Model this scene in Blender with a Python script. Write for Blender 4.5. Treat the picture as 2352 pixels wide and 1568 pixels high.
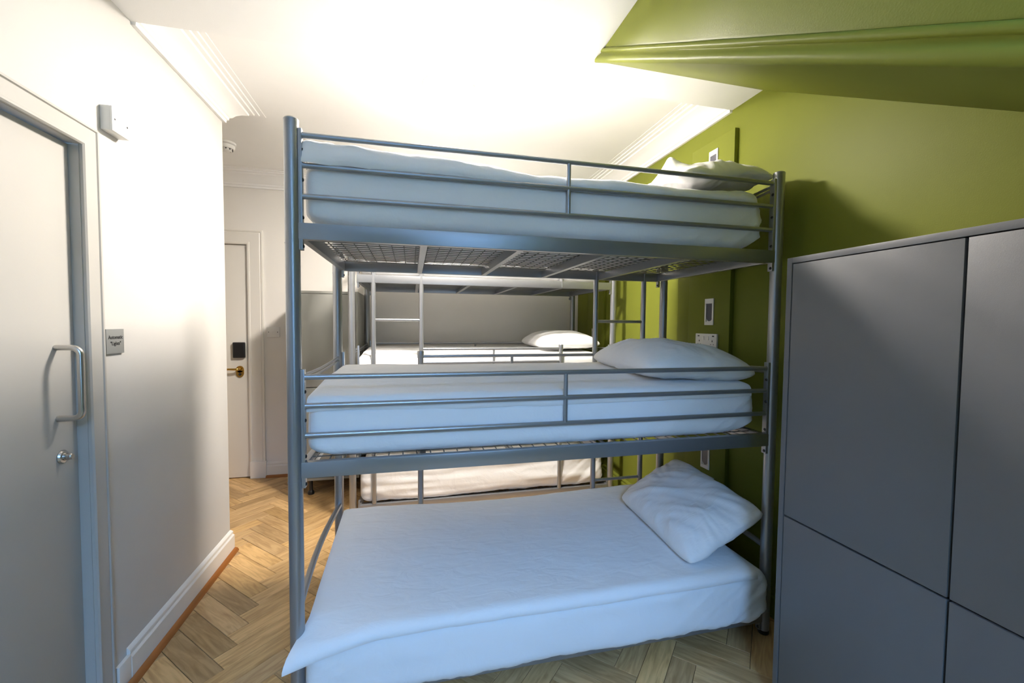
import bpy, bmesh, math, random
from mathutils import Vector, Matrix, noise

for o in list(bpy.data.objects):
    bpy.data.objects.remove(o, do_unlink=True)
scene = bpy.context.scene
COL = scene.collection
random.seed(11)
pi = math.pi

# ------------------------------------------------------------------ camera
CAM_H = 1.40
F_PX = 970.0
YAW, PITCH, ROLL = math.radians(13.40), math.radians(2.418), math.radians(0.516)
cy, sy = math.cos(YAW), math.sin(YAW)
fwd = Vector((sy * math.cos(PITCH), cy * math.cos(PITCH), -math.sin(PITCH)))
rgt = Vector((cy, -sy, 0))
upv = rgt.cross(fwd)
r2 = rgt * math.cos(ROLL) + upv * math.sin(ROLL)
u2 = -rgt * math.sin(ROLL) + upv * math.cos(ROLL)
cam_data = bpy.data.cameras.new('camera')
cam_data.sensor_fit = 'HORIZONTAL'
cam_data.sensor_width = 36
cam_data.lens = F_PX * 36 / 2352
cam_data.clip_start = 0.05
cam = bpy.data.objects.new('camera', cam_data)
cam.matrix_world = Matrix(((r2.x, u2.x, -fwd.x, 0), (r2.y, u2.y, -fwd.y, 0),
                           (r2.z, u2.z, -fwd.z, CAM_H), (0, 0, 0, 1)))
COL.objects.link(cam)
scene.camera = cam

# ------------------------------------------------------------------ light
LAMP_STRENGTH = 600.0
LAMP_RIM = 0.5          # the rim glows less than the diffuser's face
LAMP_COLOR = (1.0, 0.92, 0.835)
SKY_COLOR = (0.27, 0.52, 1.0)
SKY_STRENGTH = 60.0
world = bpy.data.worlds.new('World')
scene.world = world
world.use_nodes = True
wn = world.node_tree
bg = wn.nodes['Background']
bg.inputs['Color'].default_value = (*SKY_COLOR, 1)
bg.inputs['Strength'].default_value = SKY_STRENGTH

RX0, RX1 = -1.07, 1.70          # left partition face, green wall face
YB, YR = 4.165, -1.30           # door wall, rear window wall
YC = 2.83                       # outer corner of the left partition
XF = -2.40                      # far left end of the lobby
ZC, ZL = 2.685, 2.57            # ceiling, lower ceiling
YL = 2.01                       # where the lower ceiling ends
WX0, WX1, WZ0, WZ1 = -0.20, 0.72, 0.85, 2.50   # window in the rear wall

portal = bpy.data.lights.new('window_portal', 'AREA')
portal.shape = 'RECTANGLE'
portal.size, portal.size_y = WX1 - WX0, WZ1 - WZ0
po = bpy.data.objects.new('window_portal', portal)
po.location = ((WX0 + WX1) / 2, YR - 0.12, (WZ0 + WZ1) / 2)
po.rotation_euler = (pi / 2, 0, 0)      # shines towards +Y
COL.objects.link(po)
portal.cycles.is_portal = True

vs = scene.view_settings
vs.view_transform = 'Standard'
vs.look = 'None'
vs.exposure = 0.0
vs.gamma = 1.0
vs.use_curve_mapping = False


# ------------------------------------------------------------------ materials
def srgb(r, g, b):
    def f(c):
        c /= 255
        return c / 12.92 if c <= 0.04045 else ((c + 0.055) / 1.055) ** 2.4
    return (f(r), f(g), f(b), 1)


def new_mat(name, color, rough=0.5, metal=0.0, spec=0.5):
    m = bpy.data.materials.new(name)
    m.use_nodes = True
    p = m.node_tree.nodes['Principled BSDF']
    p.inputs['Base Color'].default_value = color if len(color) == 4 else (*color, 1)
    p.inputs['Roughness'].default_value = rough
    p.inputs['Metallic'].default_value = metal
    p.inputs['Specular IOR Level'].default_value = spec
    return m, m.node_tree, p


def bump(nt, p, scale, strength, dist=0.002, detail=3, stretch=None):
    tc = nt.nodes.new('ShaderNodeTexCoord')
    n = nt.nodes.new('ShaderNodeTexNoise')
    n.inputs['Scale'].default_value = scale
    n.inputs['Detail'].default_value = detail
    b = nt.nodes.new('ShaderNodeBump')
    b.inputs['Strength'].default_value = strength
    b.inputs['Distance'].default_value = dist
    src = tc.outputs['Object']
    if stretch:
        mp = nt.nodes.new('ShaderNodeMapping')
        mp.inputs['Scale'].default_value = stretch
        nt.links.new(src, mp.inputs['Vector'])
        src = mp.outputs['Vector']
    nt.links.new(src, n.inputs['Vector'])
    nt.links.new(n.outputs['Fac'], b.inputs['Height'])
    nt.links.new(b.outputs['Normal'], p.inputs['Normal'])
    return n


def paint(name, color, rough=0.55, spec=0.4, vary=0.04, bscale=260, bstr=0.12):
    m, nt, p = new_mat(name, color, rough, 0, spec)
    tc = nt.nodes.new('ShaderNodeTexCoord')
    n = nt.nodes.new('ShaderNodeTexNoise')
    n.inputs['Scale'].default_value = 2.5
    n.inputs['Detail'].default_value = 4
    nt.links.new(tc.outputs['Object'], n.inputs['Vector'])
    mx = nt.nodes.new('ShaderNodeMix')
    mx.data_type = 'RGBA'
    c = p.inputs['Base Color'].default_value
    mx.inputs[6].default_value = (c[0] * (1 - vary), c[1] * (1 - vary), c[2] * (1 - vary), 1)
    mx.inputs[7].default_value = (min(1, c[0] * (1 + vary)), min(1, c[1] * (1 + vary)), min(1, c[2] * (1 + vary)), 1)
    nt.links.new(n.outputs['Fac'], mx.inputs[0])
    nt.links.new(mx.outputs[2], p.inputs['Base Color'])
    bump(nt, p, bscale, bstr)
    return m


M = {}
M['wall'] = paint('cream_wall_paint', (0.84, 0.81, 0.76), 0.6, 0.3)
M['partition'] = paint('wall_paint_shaded', (0.57, 0.555, 0.525), 0.6, 0.3)  # wall paint darkened in its colour to offset the strong lamp light
M['ceiling'] = paint('white_ceiling_paint', (0.92, 0.91, 0.89), 0.7, 0.2)
M['trim'] = paint('cream_gloss_trim', (0.80, 0.77, 0.71), 0.35, 0.5, 0.02, 120, 0.05)
M['green'] = paint('olive_green_eggshell', (0.160, 0.180, 0.026), 0.42, 0.08, 0.06, 240, 0.12)
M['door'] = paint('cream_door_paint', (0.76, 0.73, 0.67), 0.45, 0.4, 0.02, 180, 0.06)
M['door_left'] = paint('door_paint_shaded', (0.46, 0.445, 0.41), 0.5, 0.3, 0.02, 180, 0.06)  # door paint darkened for left door and surround, offsetting lamp and window light
M['grey_locker'] = paint('grey_laminate', (0.138, 0.141, 0.146), 0.42, 0.4, 0.03, 600, 0.08)
M['locker_back'] = paint('pale_grey_laminate', (0.30, 0.30, 0.27), 0.45, 0.4, 0.03, 600, 0.08)
M['gap'] = new_mat('painted_gap_shade', (0.02, 0.02, 0.022), 0.8)[0]  # near-black colour stands in for the shade behind door gaps
M['white_plastic'] = new_mat('white_plastic', (0.80, 0.79, 0.76), 0.35)[0]
M['black_plastic'] = new_mat('black_plastic', (0.012, 0.012, 0.014), 0.35)[0]
M['lens'] = new_mat('grey_lens', (0.10, 0.10, 0.12), 0.25)[0]
M['steel'] = new_mat('brushed_stainless', (0.55, 0.54, 0.52), 0.28, 1.0)[0]
M['brass'] = new_mat('polished_brass', (0.66, 0.42, 0.10), 0.24, 1.0)[0]
M['sign'] = new_mat('brushed_aluminium_plate', (0.27, 0.275, 0.265), 0.5, 0.2)[0]
M['ink'] = new_mat('dark_grey_ink', (0.03, 0.03, 0.03), 0.6)[0]
M['bolt'] = new_mat('dark_bolt', (0.05, 0.05, 0.055), 0.4, 0.8)[0]
m, nt, p = new_mat('silver_powder_coat', (0.35, 0.362, 0.38), 0.30, 0.70, 0.5)
bump(nt, p, 900, 0.06, 0.0005)
M['metal'] = m
m, nt, p = new_mat('galvanised_wire', (0.22, 0.22, 0.21), 0.4, 0.6)
M['wire'] = m


def cloth_mat(name, color):
    m, nt, p = new_mat(name, color, 0.85, 0, 0.15)
    p.inputs['Sheen Weight'].default_value = 0.15
    n = bump(nt, p, 9, 0.35, 0.012, 6, (1.0, 2.2, 1.0))
    n.inputs['Distortion'].default_value = 0.8
    return m


M['sheet'] = cloth_mat('white_cotton_sheet', (0.90, 0.895, 0.885))
M['pillow'] = cloth_mat('white_cotton_pillowcase', (0.91, 0.905, 0.895))

m, nt, p = new_mat('oak_herringbone_block', (0.5, 0.35, 0.2), 0.42, 0, 0.4)
tc = nt.nodes.new('ShaderNodeTexCoord')
mp = nt.nodes.new('ShaderNodeMapping')
mp.inputs['Scale'].default_value = (5, 42, 20)
at = nt.nodes.new('ShaderNodeAttribute')
at.attribute_name = 'tone'
wv = nt.nodes.new('ShaderNodeTexNoise')
wv.inputs['Scale'].default_value = 1.0
wv.inputs['Detail'].default_value = 5
wv.inputs['Distortion'].default_value = 1.2
va = nt.nodes.new('ShaderNodeVectorMath')
va.operation = 'ADD'
uv = nt.nodes.new('ShaderNodeUVMap')
nt.links.new(uv.outputs['UV'], mp.inputs['Vector'])
nt.links.new(mp.outputs['Vector'], wv.inputs['Vector'])
ramp = nt.nodes.new('ShaderNodeValToRGB')
ramp.color_ramp.elements[0].position = 0.30
ramp.color_ramp.elements[0].color = (0.38, 0.225, 0.088, 1)
ramp.color_ramp.elements[1].position = 0.62
ramp.color_ramp.elements[1].color = (0.58, 0.375, 0.170, 1)
nt.links.new(wv.outputs['Fac'], ramp.inputs['Fac'])
mul = nt.nodes.new('ShaderNodeMix')
mul.data_type = 'RGBA'
mul.blend_type = 'MULTIPLY'
mul.inputs[0].default_value = 1.0
nt.links.new(ramp.outputs['Color'], mul.inputs[6])
nt.links.new(at.outputs['Color'], mul.inputs[7])
nt.links.new(mul.outputs[2], p.inputs['Base Color'])
M['oak'] = m
M['bead'] = new_mat('orange_varnished_bead', (0.30, 0.105, 0.022), 0.3)[0]
M['subfloor'] = new_mat('dark_joint', (0.05, 0.03, 0.018), 0.8)[0]
m, nt, p = new_mat('opal_lamp_diffuser', (0.9, 0.9, 0.9), 0.5)
p.inputs['Emission Color'].default_value = (*LAMP_COLOR, 1)
p.inputs['Emission Strength'].default_value = LAMP_STRENGTH
M['lamp'] = m
m, nt, p = new_mat('opal_lamp_rim', (0.9, 0.9, 0.9), 0.5)
p.inputs['Emission Color'].default_value = (*LAMP_COLOR, 1)
p.inputs['Emission Strength'].default_value = LAMP_STRENGTH * LAMP_RIM
M['lamp_rim'] = m


# ------------------------------------------------------------------ mesh helpers
class MB:
    """collects geometry, then links it as one mesh object"""
    def __init__(self):
        self.bm = bmesh.new()

    def box(self, x0, x1, y0, y1, z0, z1, bevel=0.0, seg=2):
        v = [self.bm.verts.new(c) for c in ((x0, y0, z0), (x1, y0, z0), (x1, y1, z0), (x0, y1, z0),
                                            (x0, y0, z1), (x1, y0, z1), (x1, y1, z1), (x0, y1, z1))]
        fs = [self.bm.faces.new([v[i] for i in q]) for q in
              ((3, 2, 1, 0), (4, 5, 6, 7), (0, 1, 5, 4), (1, 2, 6, 5), (2, 3, 7, 6), (3, 0, 4, 7))]
        if bevel:
            es = list({e for f in fs for e in f.edges})
            bmesh.ops.bevel(self.bm, geom=es, offset=bevel, segments=seg, affect='EDGES', profile=0.6)
        return self

    def tube(self, pts, r, n=12, caps=True, taper=None):
        pts = [Vector(q) for q in pts]
        rings = []
        prev = None
        for i, q in enumerate(pts):
            if i == 0:
                d = pts[1] - q
            elif i == len(pts) - 1:
                d = q - pts[i - 1]
            else:
                d = (pts[i + 1] - q).normalized() + (q - pts[i - 1]).normalized()
            d.normalize()
            if prev is None:
                a = Vector((0, 0, 1)) if abs(d.z) < 0.9 else Vector((1, 0, 0))
                u = d.cross(a).normalized()
            else:
                u = (prev - d * prev.dot(d)).normalized()
            prev = u
            w = d.cross(u)
            rr = r if taper is None else r * taper[i]
            rings.append([self.bm.verts.new(q + (u * math.cos(2 * pi * k / n) + w * math.sin(2 * pi * k / n)) * rr)
                          for k in range(n)])
        for a, b in zip(rings, rings[1:]):
            for k in range(n):
                self.bm.faces.new((a[k], a[(k + 1) % n], b[(k + 1) % n], b[k]))
        if caps:
            self.bm.faces.new(list(reversed(rings[0])))
            self.bm.faces.new(rings[-1])
        return self

    def lathe(self, prof, n=32, origin=(0, 0, 0), axis='Z'):
        """prof: list of (radius, height)"""
        O = Vector(origin)

        def P(r, h, a):
            c, s = r * math.cos(a), r * math.sin(a)
            if axis == 'Z':
                return O + Vector((c, s, h))
            if axis == 'X':
                return O + Vector((h, c, s))
            return O + Vector((s, h, c))
        rings = []
        for r, h in prof:
            if r < 1e-6:
                rings.append([self.bm.verts.new(P(0, h, 0))])
            else:
                rings.append([self.bm.verts.new(P(r, h, 2 * pi * k / n)) for k in range(n)])
        for a, b in zip(rings, rings[1:]):
            for k in range(n):
                k2 = (k + 1) % n
                if len(a) == 1 and len(b) == 1:
                    continue
                if len(a) == 1:
                    self.bm.faces.new((a[0], b[k2], b[k]))
                elif len(b) == 1:
                    self.bm.faces.new((a[k], a[k2], b[0]))
                else:
                    self.bm.faces.new((a[k], a[k2], b[k2], b[k]))
        return self

    def prism(self, poly, axis, a, b):
        """closed polygon (u,v) extruded along axis from a to b"""
        def P(u, v, t):
            return {'X': (t, u, v), 'Y': (u, t, v), 'Z': (u, v, t)}[axis]
        A = [self.bm.verts.new(P(u, v, a)) for u, v in poly]
        B = [self.bm.verts.new(P(u, v, b)) for u, v in poly]
        n = len(poly)
        for k in range(n):
            self.bm.faces.new((A[k], A[(k + 1) % n], B[(k + 1) % n], B[k]))
        self.bm.faces.new(list(reversed(A)))
        self.bm.faces.new(B)
        return self

    def sweep(self, path, normals, prof):
        """profile of (out, z) swept along an xy path; normals = per segment outward normal; mitred"""
        rows = []
        n = len(path)
        for i in range(n):
            if i == 0:
                m_ = Vector(normals[0])
            elif i == n - 1:
                m_ = Vector(normals[-1])
            else:
                m_ = Vector(normals[i - 1]) + Vector(normals[i])
            rows.append([self.bm.verts.new((path[i][0] + m_.x * o, path[i][1] + m_.y * o, z)) for o, z in prof])
        k = len(prof)
        for a, b in zip(rows, rows[1:]):
            for j in range(k):
                self.bm.faces.new((a[j], a[(j + 1) % k], b[(j + 1) % k], b[j]))
        self.bm.faces.new(list(reversed(rows[0])))
        self.bm.faces.new(rows[-1])
        return self

    def build(self, name, mat, parent=None, smooth=35, loc=None):
        bmesh.ops.recalc_face_normals(self.bm, faces=self.bm.faces)
        me = bpy.data.meshes.new(name)
        self.bm.to_mesh(me)
        self.bm.free()
        me.materials.append(mat)
        return link(name, me, parent, smooth, loc)


def link(name, me, parent=None, smooth=35, loc=None):
    if smooth:
        me.shade_smooth()
        me.set_sharp_from_angle(angle=math.radians(smooth))
    o = bpy.data.objects.new(name, me)
    COL.objects.link(o)
    if parent:
        o.parent = parent
        if loc is None:
            # geometry was written in world space: keep it there
            o.matrix_parent_inverse = parent_world(parent).inverted()
    if loc is not None:
        o.location = loc
    return o


def parent_world(o):
    mw = o.matrix_basis.copy()
    if o.parent:
        return parent_world(o.parent) @ o.matrix_parent_inverse @ mw
    return mw


def tag(o, label=None, cat=None, group=None, kind=None):
    if label:
        o['label'] = label
    if cat:
        o['category'] = cat
    if group:
        o['group'] = group
    if kind:
        o['kind'] = kind
    return o


def empty(name, loc=(0, 0, 0), label=None, cat=None, group=None, rotz=0.0):
    o = bpy.data.objects.new(name, None)
    o.empty_display_size = 0.1
    o.location = loc
    o.rotation_euler = (0, 0, rotz)
    COL.objects.link(o)
    return tag(o, label, cat, group)


def copy_tree(o, parent=None):
    c = o.copy()
    COL.objects.link(c)
    if parent:
        c.parent = parent
    for ch in list(o.children):
        copy_tree(ch, c)
    return c


def fbm(x, y, z=0.0, oct=3):
    s, a, t = 0.0, 1.0, 0.0
    for _ in range(oct):
        s += a * noise.noise(Vector((x, y, z)))
        t += a
        a *= 0.5
        x, y, z = x * 2.03 + 3.1, y * 2.03 + 7.7, z * 2.03 + 1.3
    return s / t


# ------------------------------------------------------------------ room shell
def structure(o, label=None):
    o['kind'] = 'structure'
    if label:
        o['label'] = label
    return o


# floor base and herringbone blocks
floor = MB().box(XF - 0.1, RX1 + 0.1, YR - 0.1, YB + 0.1, -0.06, -0.004).build('floor', M['subfloor'], smooth=0)
structure(floor, 'oak herringbone block floor')
PW, PL = 0.0948, 0.3792
S = math.sqrt(0.5)
FX0 = -0.735
FY0 = 2.132 - 0.2687


def hb_world(u, v):
    return Vector((FX0 + S * (u - v), FY0 + S * (u + v), 0))


def block_corners(kind, k, j):
    ou, ov = k * PW + j * PL, k * PW - j * PL
    if kind == 'H':
        u0, v0, u1, v1 = ou, ov, ou + PL, ov + PW
    else:
        u0, v0, u1, v1 = ou, ov + PW, ou + PW, ov + PW + PL
    return u0, v0, u1, v1


def inside(c):
    if not (XF - 0.08 < c.x < RX1 + 0.08 and YR - 0.1 < c.y < YB + 0.12):
        return False
    if c.x < RX0 - 0.125 and c.y < YC - 0.125:
        return False
    return True


def add_block(bm, uvl, kind, u0, v0, u1, v1, tone, lvl):
    g = 0.0009
    u0 += g; v0 += g; u1 -= g; v1 -= g
    b = 0.0012
    top = [hb_world(u0 + b, v0 + b), hb_world(u1 - b, v0 + b), hb_world(u1 - b, v1 - b), hb_world(u0 + b, v1 - b)]
    mid = [hb_world(u0, v0), hb_world(u1, v0), hb_world(u1, v1), hb_world(u0, v1)]
    T = [bm.verts.new((q.x, q.y, lvl)) for q in top]
    Mi = [bm.verts.new((q.x, q.y, lvl - 0.0012)) for q in mid]
    B = [bm.verts.new((q.x, q.y, -0.004)) for q in mid]
    fs = [bm.faces.new(T)]
    for k in range(4):
        n = (k + 1) % 4
        fs.append(bm.faces.new((Mi[k], Mi[n], T[n], T[k])))
        fs.append(bm.faces.new((B[k], B[n], Mi[n], Mi[k])))
    su, sv = random.random() * 5, random.random() * 5
    cu, cv = [0, PL, PL, 0], [0, 0, PW, PW]
    if kind == 'V':
        cu, cv = [0, 0, PL, PL], [0, PW, PW, 0]
    tl = bm.loops.layers.float_color['tone']
    for f in fs:
        for l in f.loops:
            # nearest corner gives uv
            best = min(range(4), key=lambda i: (l.vert.co.xy - mid[i].xy).length)
            l[uvl].uv = (su + cu[best], sv + cv[best])
            l[tl] = (*tone, 1)


near, rest = [], []
for kk in range(-60, 60):
    for jj in range(-8, 9):
        for kd in 'HV':
            q = block_corners(kd, kk, jj)
            c = hb_world((q[0] + q[2]) / 2, (q[1] + q[3]) / 2)
            if not inside(c):
                continue
            vis = (-1.15 < c.x < -0.05 and c.y > 1.35) or (-2.0 < c.x < -1.0 and c.y > 2.7) or \
                  (0.2 < c.x < 1.45 and 0.9 < c.y < 1.75)
            (near if vis else rest).append((kd, q, c))
random.shuffle(rest)


def tone_for(c):
    # one strikingly pale block beside the partition corner, another nearer the door
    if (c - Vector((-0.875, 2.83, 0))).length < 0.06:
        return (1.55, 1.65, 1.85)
    t = random.uniform(0.74, 1.22)
    w = random.uniform(-0.06, 0.10)
    return (t * (1 + w * 0.3), t, t * (1 - w))


print('floor blocks', len(near), len(rest))
for kd, q, c in near[:300]:
    b = bmesh.new()
    uvl = b.loops.layers.uv.new('UVMap')
    b.loops.layers.float_color.new('tone')
    add_block(b, uvl, kd, *q, tone_for(c), random.uniform(-0.0006, 0.0004))
    me = bpy.data.meshes.new('floor_block')
    b.to_mesh(me)
    b.free()
    me.materials.append(M['oak'])
    link('floor_block', me, floor, smooth=0)
b = bmesh.new()
uvl = b.loops.layers.uv.new('UVMap')
b.loops.layers.float_color.new('tone')
for kd, q, c in rest + near[300:]:
    add_block(b, uvl, kd, *q, tone_for(c), random.uniform(-0.0006, 0.0004))
me = bpy.data.meshes.new('floor_blocks')
b.to_mesh(me)
b.free()
me.materials.append(M['oak'])
tag(link('floor_blocks', me, floor, smooth=0), kind='stuff')

# walls
D1Y0, D1Y1, D1Z = 0.86, 1.722, 1.985      # opening of the left door
WT = 0.14
w = MB()
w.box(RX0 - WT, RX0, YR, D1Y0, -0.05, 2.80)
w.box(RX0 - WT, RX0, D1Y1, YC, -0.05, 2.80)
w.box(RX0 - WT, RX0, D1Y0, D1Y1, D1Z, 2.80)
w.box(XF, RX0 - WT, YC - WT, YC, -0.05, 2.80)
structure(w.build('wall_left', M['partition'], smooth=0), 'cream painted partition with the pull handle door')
D2X0, D2X1, D2Z = -2.19, -1.395, 2.075
w = MB()
w.box(XF - 0.1, D2X0, YB, YB + 0.14, -0.05, 2.80)
w.box(D2X1, RX1 + 0.1, YB, YB + 0.14, -0.05, 2.80)
w.box(D2X0, D2X1, YB, YB + 0.14, D2Z, 2.80)
structure(w.build('wall_back', M['wall'], smooth=0), 'cream painted wall with the brass handle door')
structure(MB().box(RX1, RX1 + 0.1, YR, YB + 0.14, -0.05, 2.80).build('wall_right', M['green'], smooth=0),
          'olive green painted wall')
structure(MB().box(XF - 0.1, XF, YC - WT, YB, -0.05, 2.80).build('wall_lobby', M['wall'], smooth=0))
w = MB()
w.box(RX0 - WT, WX0, YR - 0.2, YR, -0.05, 2.80)
w.box(WX1, RX1 + 0.1, YR - 0.2, YR, -0.05, 2.80)
w.box(WX0, WX1, YR - 0.2, YR, -0.05, WZ0)
w.box(WX0, WX1, YR - 0.2, YR, WZ1, 2.80)
structure(w.build('wall_rear', M['green'], smooth=0))
fr = MB()
for (a, b_, c_, d_) in ((WX0, WX0 + 0.05, WZ0, WZ1), (WX1 - 0.05, WX1, WZ0, WZ1),
                        (WX0 + 0.05, WX1 - 0.05, WZ0, WZ0 + 0.05), (WX0 + 0.05, WX1 - 0.05, WZ1 - 0.05, WZ1),
                        (WX0 + 0.05, WX1 - 0.05, 1.53, 1.57)):
    fr.box(a, b_, YR - 0.11, YR - 0.06, c_, d_)
structure(fr.build('window_1', M['trim'], smooth=0), 'white sash window frame in the rear wall')
structure(MB().box(XF - 0.1, RX1 + 0.1, YL, YB + 0.14, ZC, ZC + 0.14).build('ceiling', M['ceiling'], smooth=0),
          'white plaster ceiling')
structure(MB().box(RX0, RX1, YR, YL, ZL, ZC + 0.14).build('ceiling', M['ceiling'], smooth=0),
          'lower white ceiling in front of the bunk')

structure(MB().box(-6, 6, -3.8, -3.5, -0.3, 3.0).build('wall_sky_blocker', new_mat('sky_blocker_dark', (0.06, 0.055, 0.05), 0.9)[0], smooth=0),
          'unseen wall added outside the rear window to block low sky')  # added out of view to keep sky light off the top tier

# boxed stair that comes down over the grey cabinet
A0 = Vector((0, 1.805, ZL))
sl = math.atan(0.587)
along = Vector((0, -math.cos(sl), -math.sin(sl)))      # down the slope, towards the camera
nrm = Vector((0, -math.sin(sl), math.cos(sl)))          # up, away from the soffit
XS = 0.795
prof = [(XS, 1.60), (XS, 0.060)]
for a in range(0, 7):                                    # upper moulding bead
    t = pi * (0.5 + a / 6.0)
    prof.append((XS + 0.002 + 0.009 * math.cos(t), 0.045 + 0.009 * math.sin(t)))
prof.append((XS + 0.002, 0.034))
for a in range(0, 9):                                    # rounded lower arris
    t = pi * (0.72 + 0.78 * a / 8.0)
    prof.append((XS + 0.010 + 0.016 * math.cos(t), 0.016 + 0.016 * math.sin(t)))
prof.append((XS + 0.06, 0.004))
prof.append((RX1 - 0.002, 0.0))
prof.append((RX1 - 0.002, 1.60))
st = MB()
rows = []
NST = 40
for i in range(NST + 1):
    t = -0.12 + 3.2 * i / NST
    base = A0 + along * t
    row = []
    for jx, (x, n) in enumerate(prof):
        wob = 0.0025 * fbm(t * 5, jx * 0.35, 3) if 1 < jx < len(prof) - 2 else 0
        q = base + nrm * (n + wob)
        row.append(st.bm.verts.new((x + wob, q.y, max(q.z, 0.01))))
    rows.append(row)
for r0, r1 in zip(rows, rows[1:]):
    for k in range(len(prof) - 1):
        st.bm.faces.new((r0[k], r0[k + 1], r1[k + 1], r1[k]))
# keep only what lies below the lower ceiling (and inside the room)
bmesh.ops.bisect_plane(st.bm, geom=st.bm.verts[:] + st.bm.edges[:] + st.bm.faces[:], plane_co=(0, 0, ZL + 0.01),
                       plane_no=(0, 0, 1), clear_outer=True)
bmesh.ops.bisect_plane(st.bm, geom=st.bm.verts[:] + st.bm.edges[:] + st.bm.faces[:], plane_co=(0, YR + 0.002, 0),
                       plane_no=(0, -1, 0), clear_outer=True)
bmesh.ops.bisect_plane(st.bm, geom=st.bm.verts[:] + st.bm.edges[:] + st.bm.faces[:], plane_co=(0, 0, 0.02),
                       plane_no=(0, 0, -1), clear_outer=True)
structure(st.build('wall_stair', M['green'], smooth=50), 'olive green boxed underside of the sloping staircase')

# cornices
CP = [(0, ZL - 0.012), (0.016, ZL - 0.012), (0.018, ZL + 0.004), (0.026, ZL + 0.008), (0.028, ZL + 0.022),
      (0.040, ZL + 0.030), (0.055, ZL + 0.050), (0.078, ZL + 0.068), (0.105, ZL + 0.080), (0.108, ZL + 0.090),
      (0.128, ZL + 0.094), (0.130, ZL + 0.103), (0.150, ZL + 0.105), (0.152, ZL + 0.111), (0.178, ZL + 0.112),
      (0.180, ZC - 0.0005), (0, ZC - 0.0005)]
structure(MB().sweep([(RX0, YL), (RX0, YC), (XF, YC)], [(1, 0), (0, 1)], CP).build('trim_1', M['ceiling'], smooth=25),
          'white moulded cornice round the partition')
structure(MB().sweep([(XF, YB), (RX1, YB), (RX1, YL)], [(0, -1), (-1, 0)], CP).build('trim_2', M['ceiling'], smooth=25),
          'white moulded cornice on the door wall and green wall')

# baseboards with bead
BP = [(0, 0), (0.018, 0), (0.018, 0.098), (0.015, 0.104), (0.012, 0.107), (0.011, 0.112), (0.013, 0.116),
      (0.012, 0.124), (0.006, 0.133), (0, 0.137)]
QP = [(0.018, 0), (0.040, 0), (0.039, 0.006), (0.034, 0.014), (0.027, 0.019), (0.018, 0.021)]
structure(MB().sweep([(RX0, 1.875), (RX0, YC), (XF, YC)], [(1, 0), (0, 1)], BP).build('baseboard_left', M['trim'], smooth=25))
structure(MB().box(RX0, RX0 + 0.016, 1.806, 1.875, 0, 0.112, 0.004).build('trim_3', M['trim'], smooth=25),
          'short plain end of the left skirting')
structure(MB().sweep([(RX0, 1.806), (RX0, YC + 0.02)], [(1, 0)], QP).build('trim_4', M['bead'], smooth=25),
          'orange varnished quadrant bead along the left skirting')
structure(MB().sweep([(D2X1 + 0.125, YB), (RX1, YB)], [(0, -1)], BP).build('baseboard_back', M['trim'], smooth=25))
structure(MB().sweep([(D2X1 + 0.125, YB), (RX1, YB)], [(0, -1)], QP).build('trim_5', M['bead'], smooth=25),
          'orange varnished quadrant bead below the door wall skirting')
structure(MB().sweep([(RX1, YB - 0.02), (RX1, YR)], [(-1, 0)], BP).build('baseboard_right', M['green'], smooth=25))


def architrave(mb, depth_prof, rect, place):
    """three sided door surround. rect=(a0,a1,z1); place maps (along, out, z)"""
    a0, a1, z1 = rect
    rows = []
    for (pa, pz, ma, mz) in ((a0, 0.0, -1, 0), (a0, z1, -1, 1), (a1, z1, 1, 1), (a1, 0.0, 1, 0)):
        rows.append([mb.bm.verts.new(place(pa + ma * d, o, max(0.0, pz + mz * d))) for d, o in depth_prof])
    k = len(depth_prof)
    for a, b_ in zip(rows, rows[1:]):
        for j in range(k):
            mb.bm.faces.new((a[j], a[(j + 1) % k], b_[(j + 1) % k], b_[j]))
    mb.bm.faces.new(list(reversed(rows[0])))
    mb.bm.faces.new(rows[-1])


AP = [(-0.004, -0.002), (-0.004, 0.012), (0.002, 0.018), (0.010, 0.018), (0.013, 0.0135), (0.066, 0.0155), (0.070, 0.012),
      (0.074, 0.018), (0.082, 0.0185), (0.084, 0.010), (0.084, -0.002)]


# left door with its frame (recessed leaf)
def P1(a, o, z):
    return (RX0 + o, a, z)


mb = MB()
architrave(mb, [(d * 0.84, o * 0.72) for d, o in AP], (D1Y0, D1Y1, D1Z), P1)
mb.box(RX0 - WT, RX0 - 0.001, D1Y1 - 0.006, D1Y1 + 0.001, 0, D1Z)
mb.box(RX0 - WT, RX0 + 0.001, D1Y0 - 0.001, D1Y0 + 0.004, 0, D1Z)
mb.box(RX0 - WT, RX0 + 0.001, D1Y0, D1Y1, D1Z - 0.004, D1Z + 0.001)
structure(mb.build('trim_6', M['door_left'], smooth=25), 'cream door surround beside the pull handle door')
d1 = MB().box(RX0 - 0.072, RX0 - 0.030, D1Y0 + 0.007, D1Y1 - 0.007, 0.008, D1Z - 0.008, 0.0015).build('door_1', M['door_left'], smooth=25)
structure(d1, 'flush cream door with steel pull handle')
XD = RX0 - 0.030
pts = []
HY, HZ0, HZ1, HO = 1.637, 1.083, 1.311, 0.066
R_ = 0.024
pts.append((XD - 0.001, HY, HZ1))
pts.append((XD + HO - R_, HY, HZ1))
for a in range(1, 7):
    t = pi / 2 * a / 6
    pts.append((XD + HO - R_ + R_ * math.sin(t), HY, HZ1 - R_ + R_ * math.cos(t)))
for a in range(0, 7):
    t = pi / 2 * a / 6
    pts.append((XD + HO - R_ + R_ * math.cos(t), HY, HZ0 + R_ - R_ * math.sin(t)))
pts.append((XD - 0.001, HY, HZ0))
MB().tube(pts, 0.0095, 16).build('pull_handle', M['steel'], d1)
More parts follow.
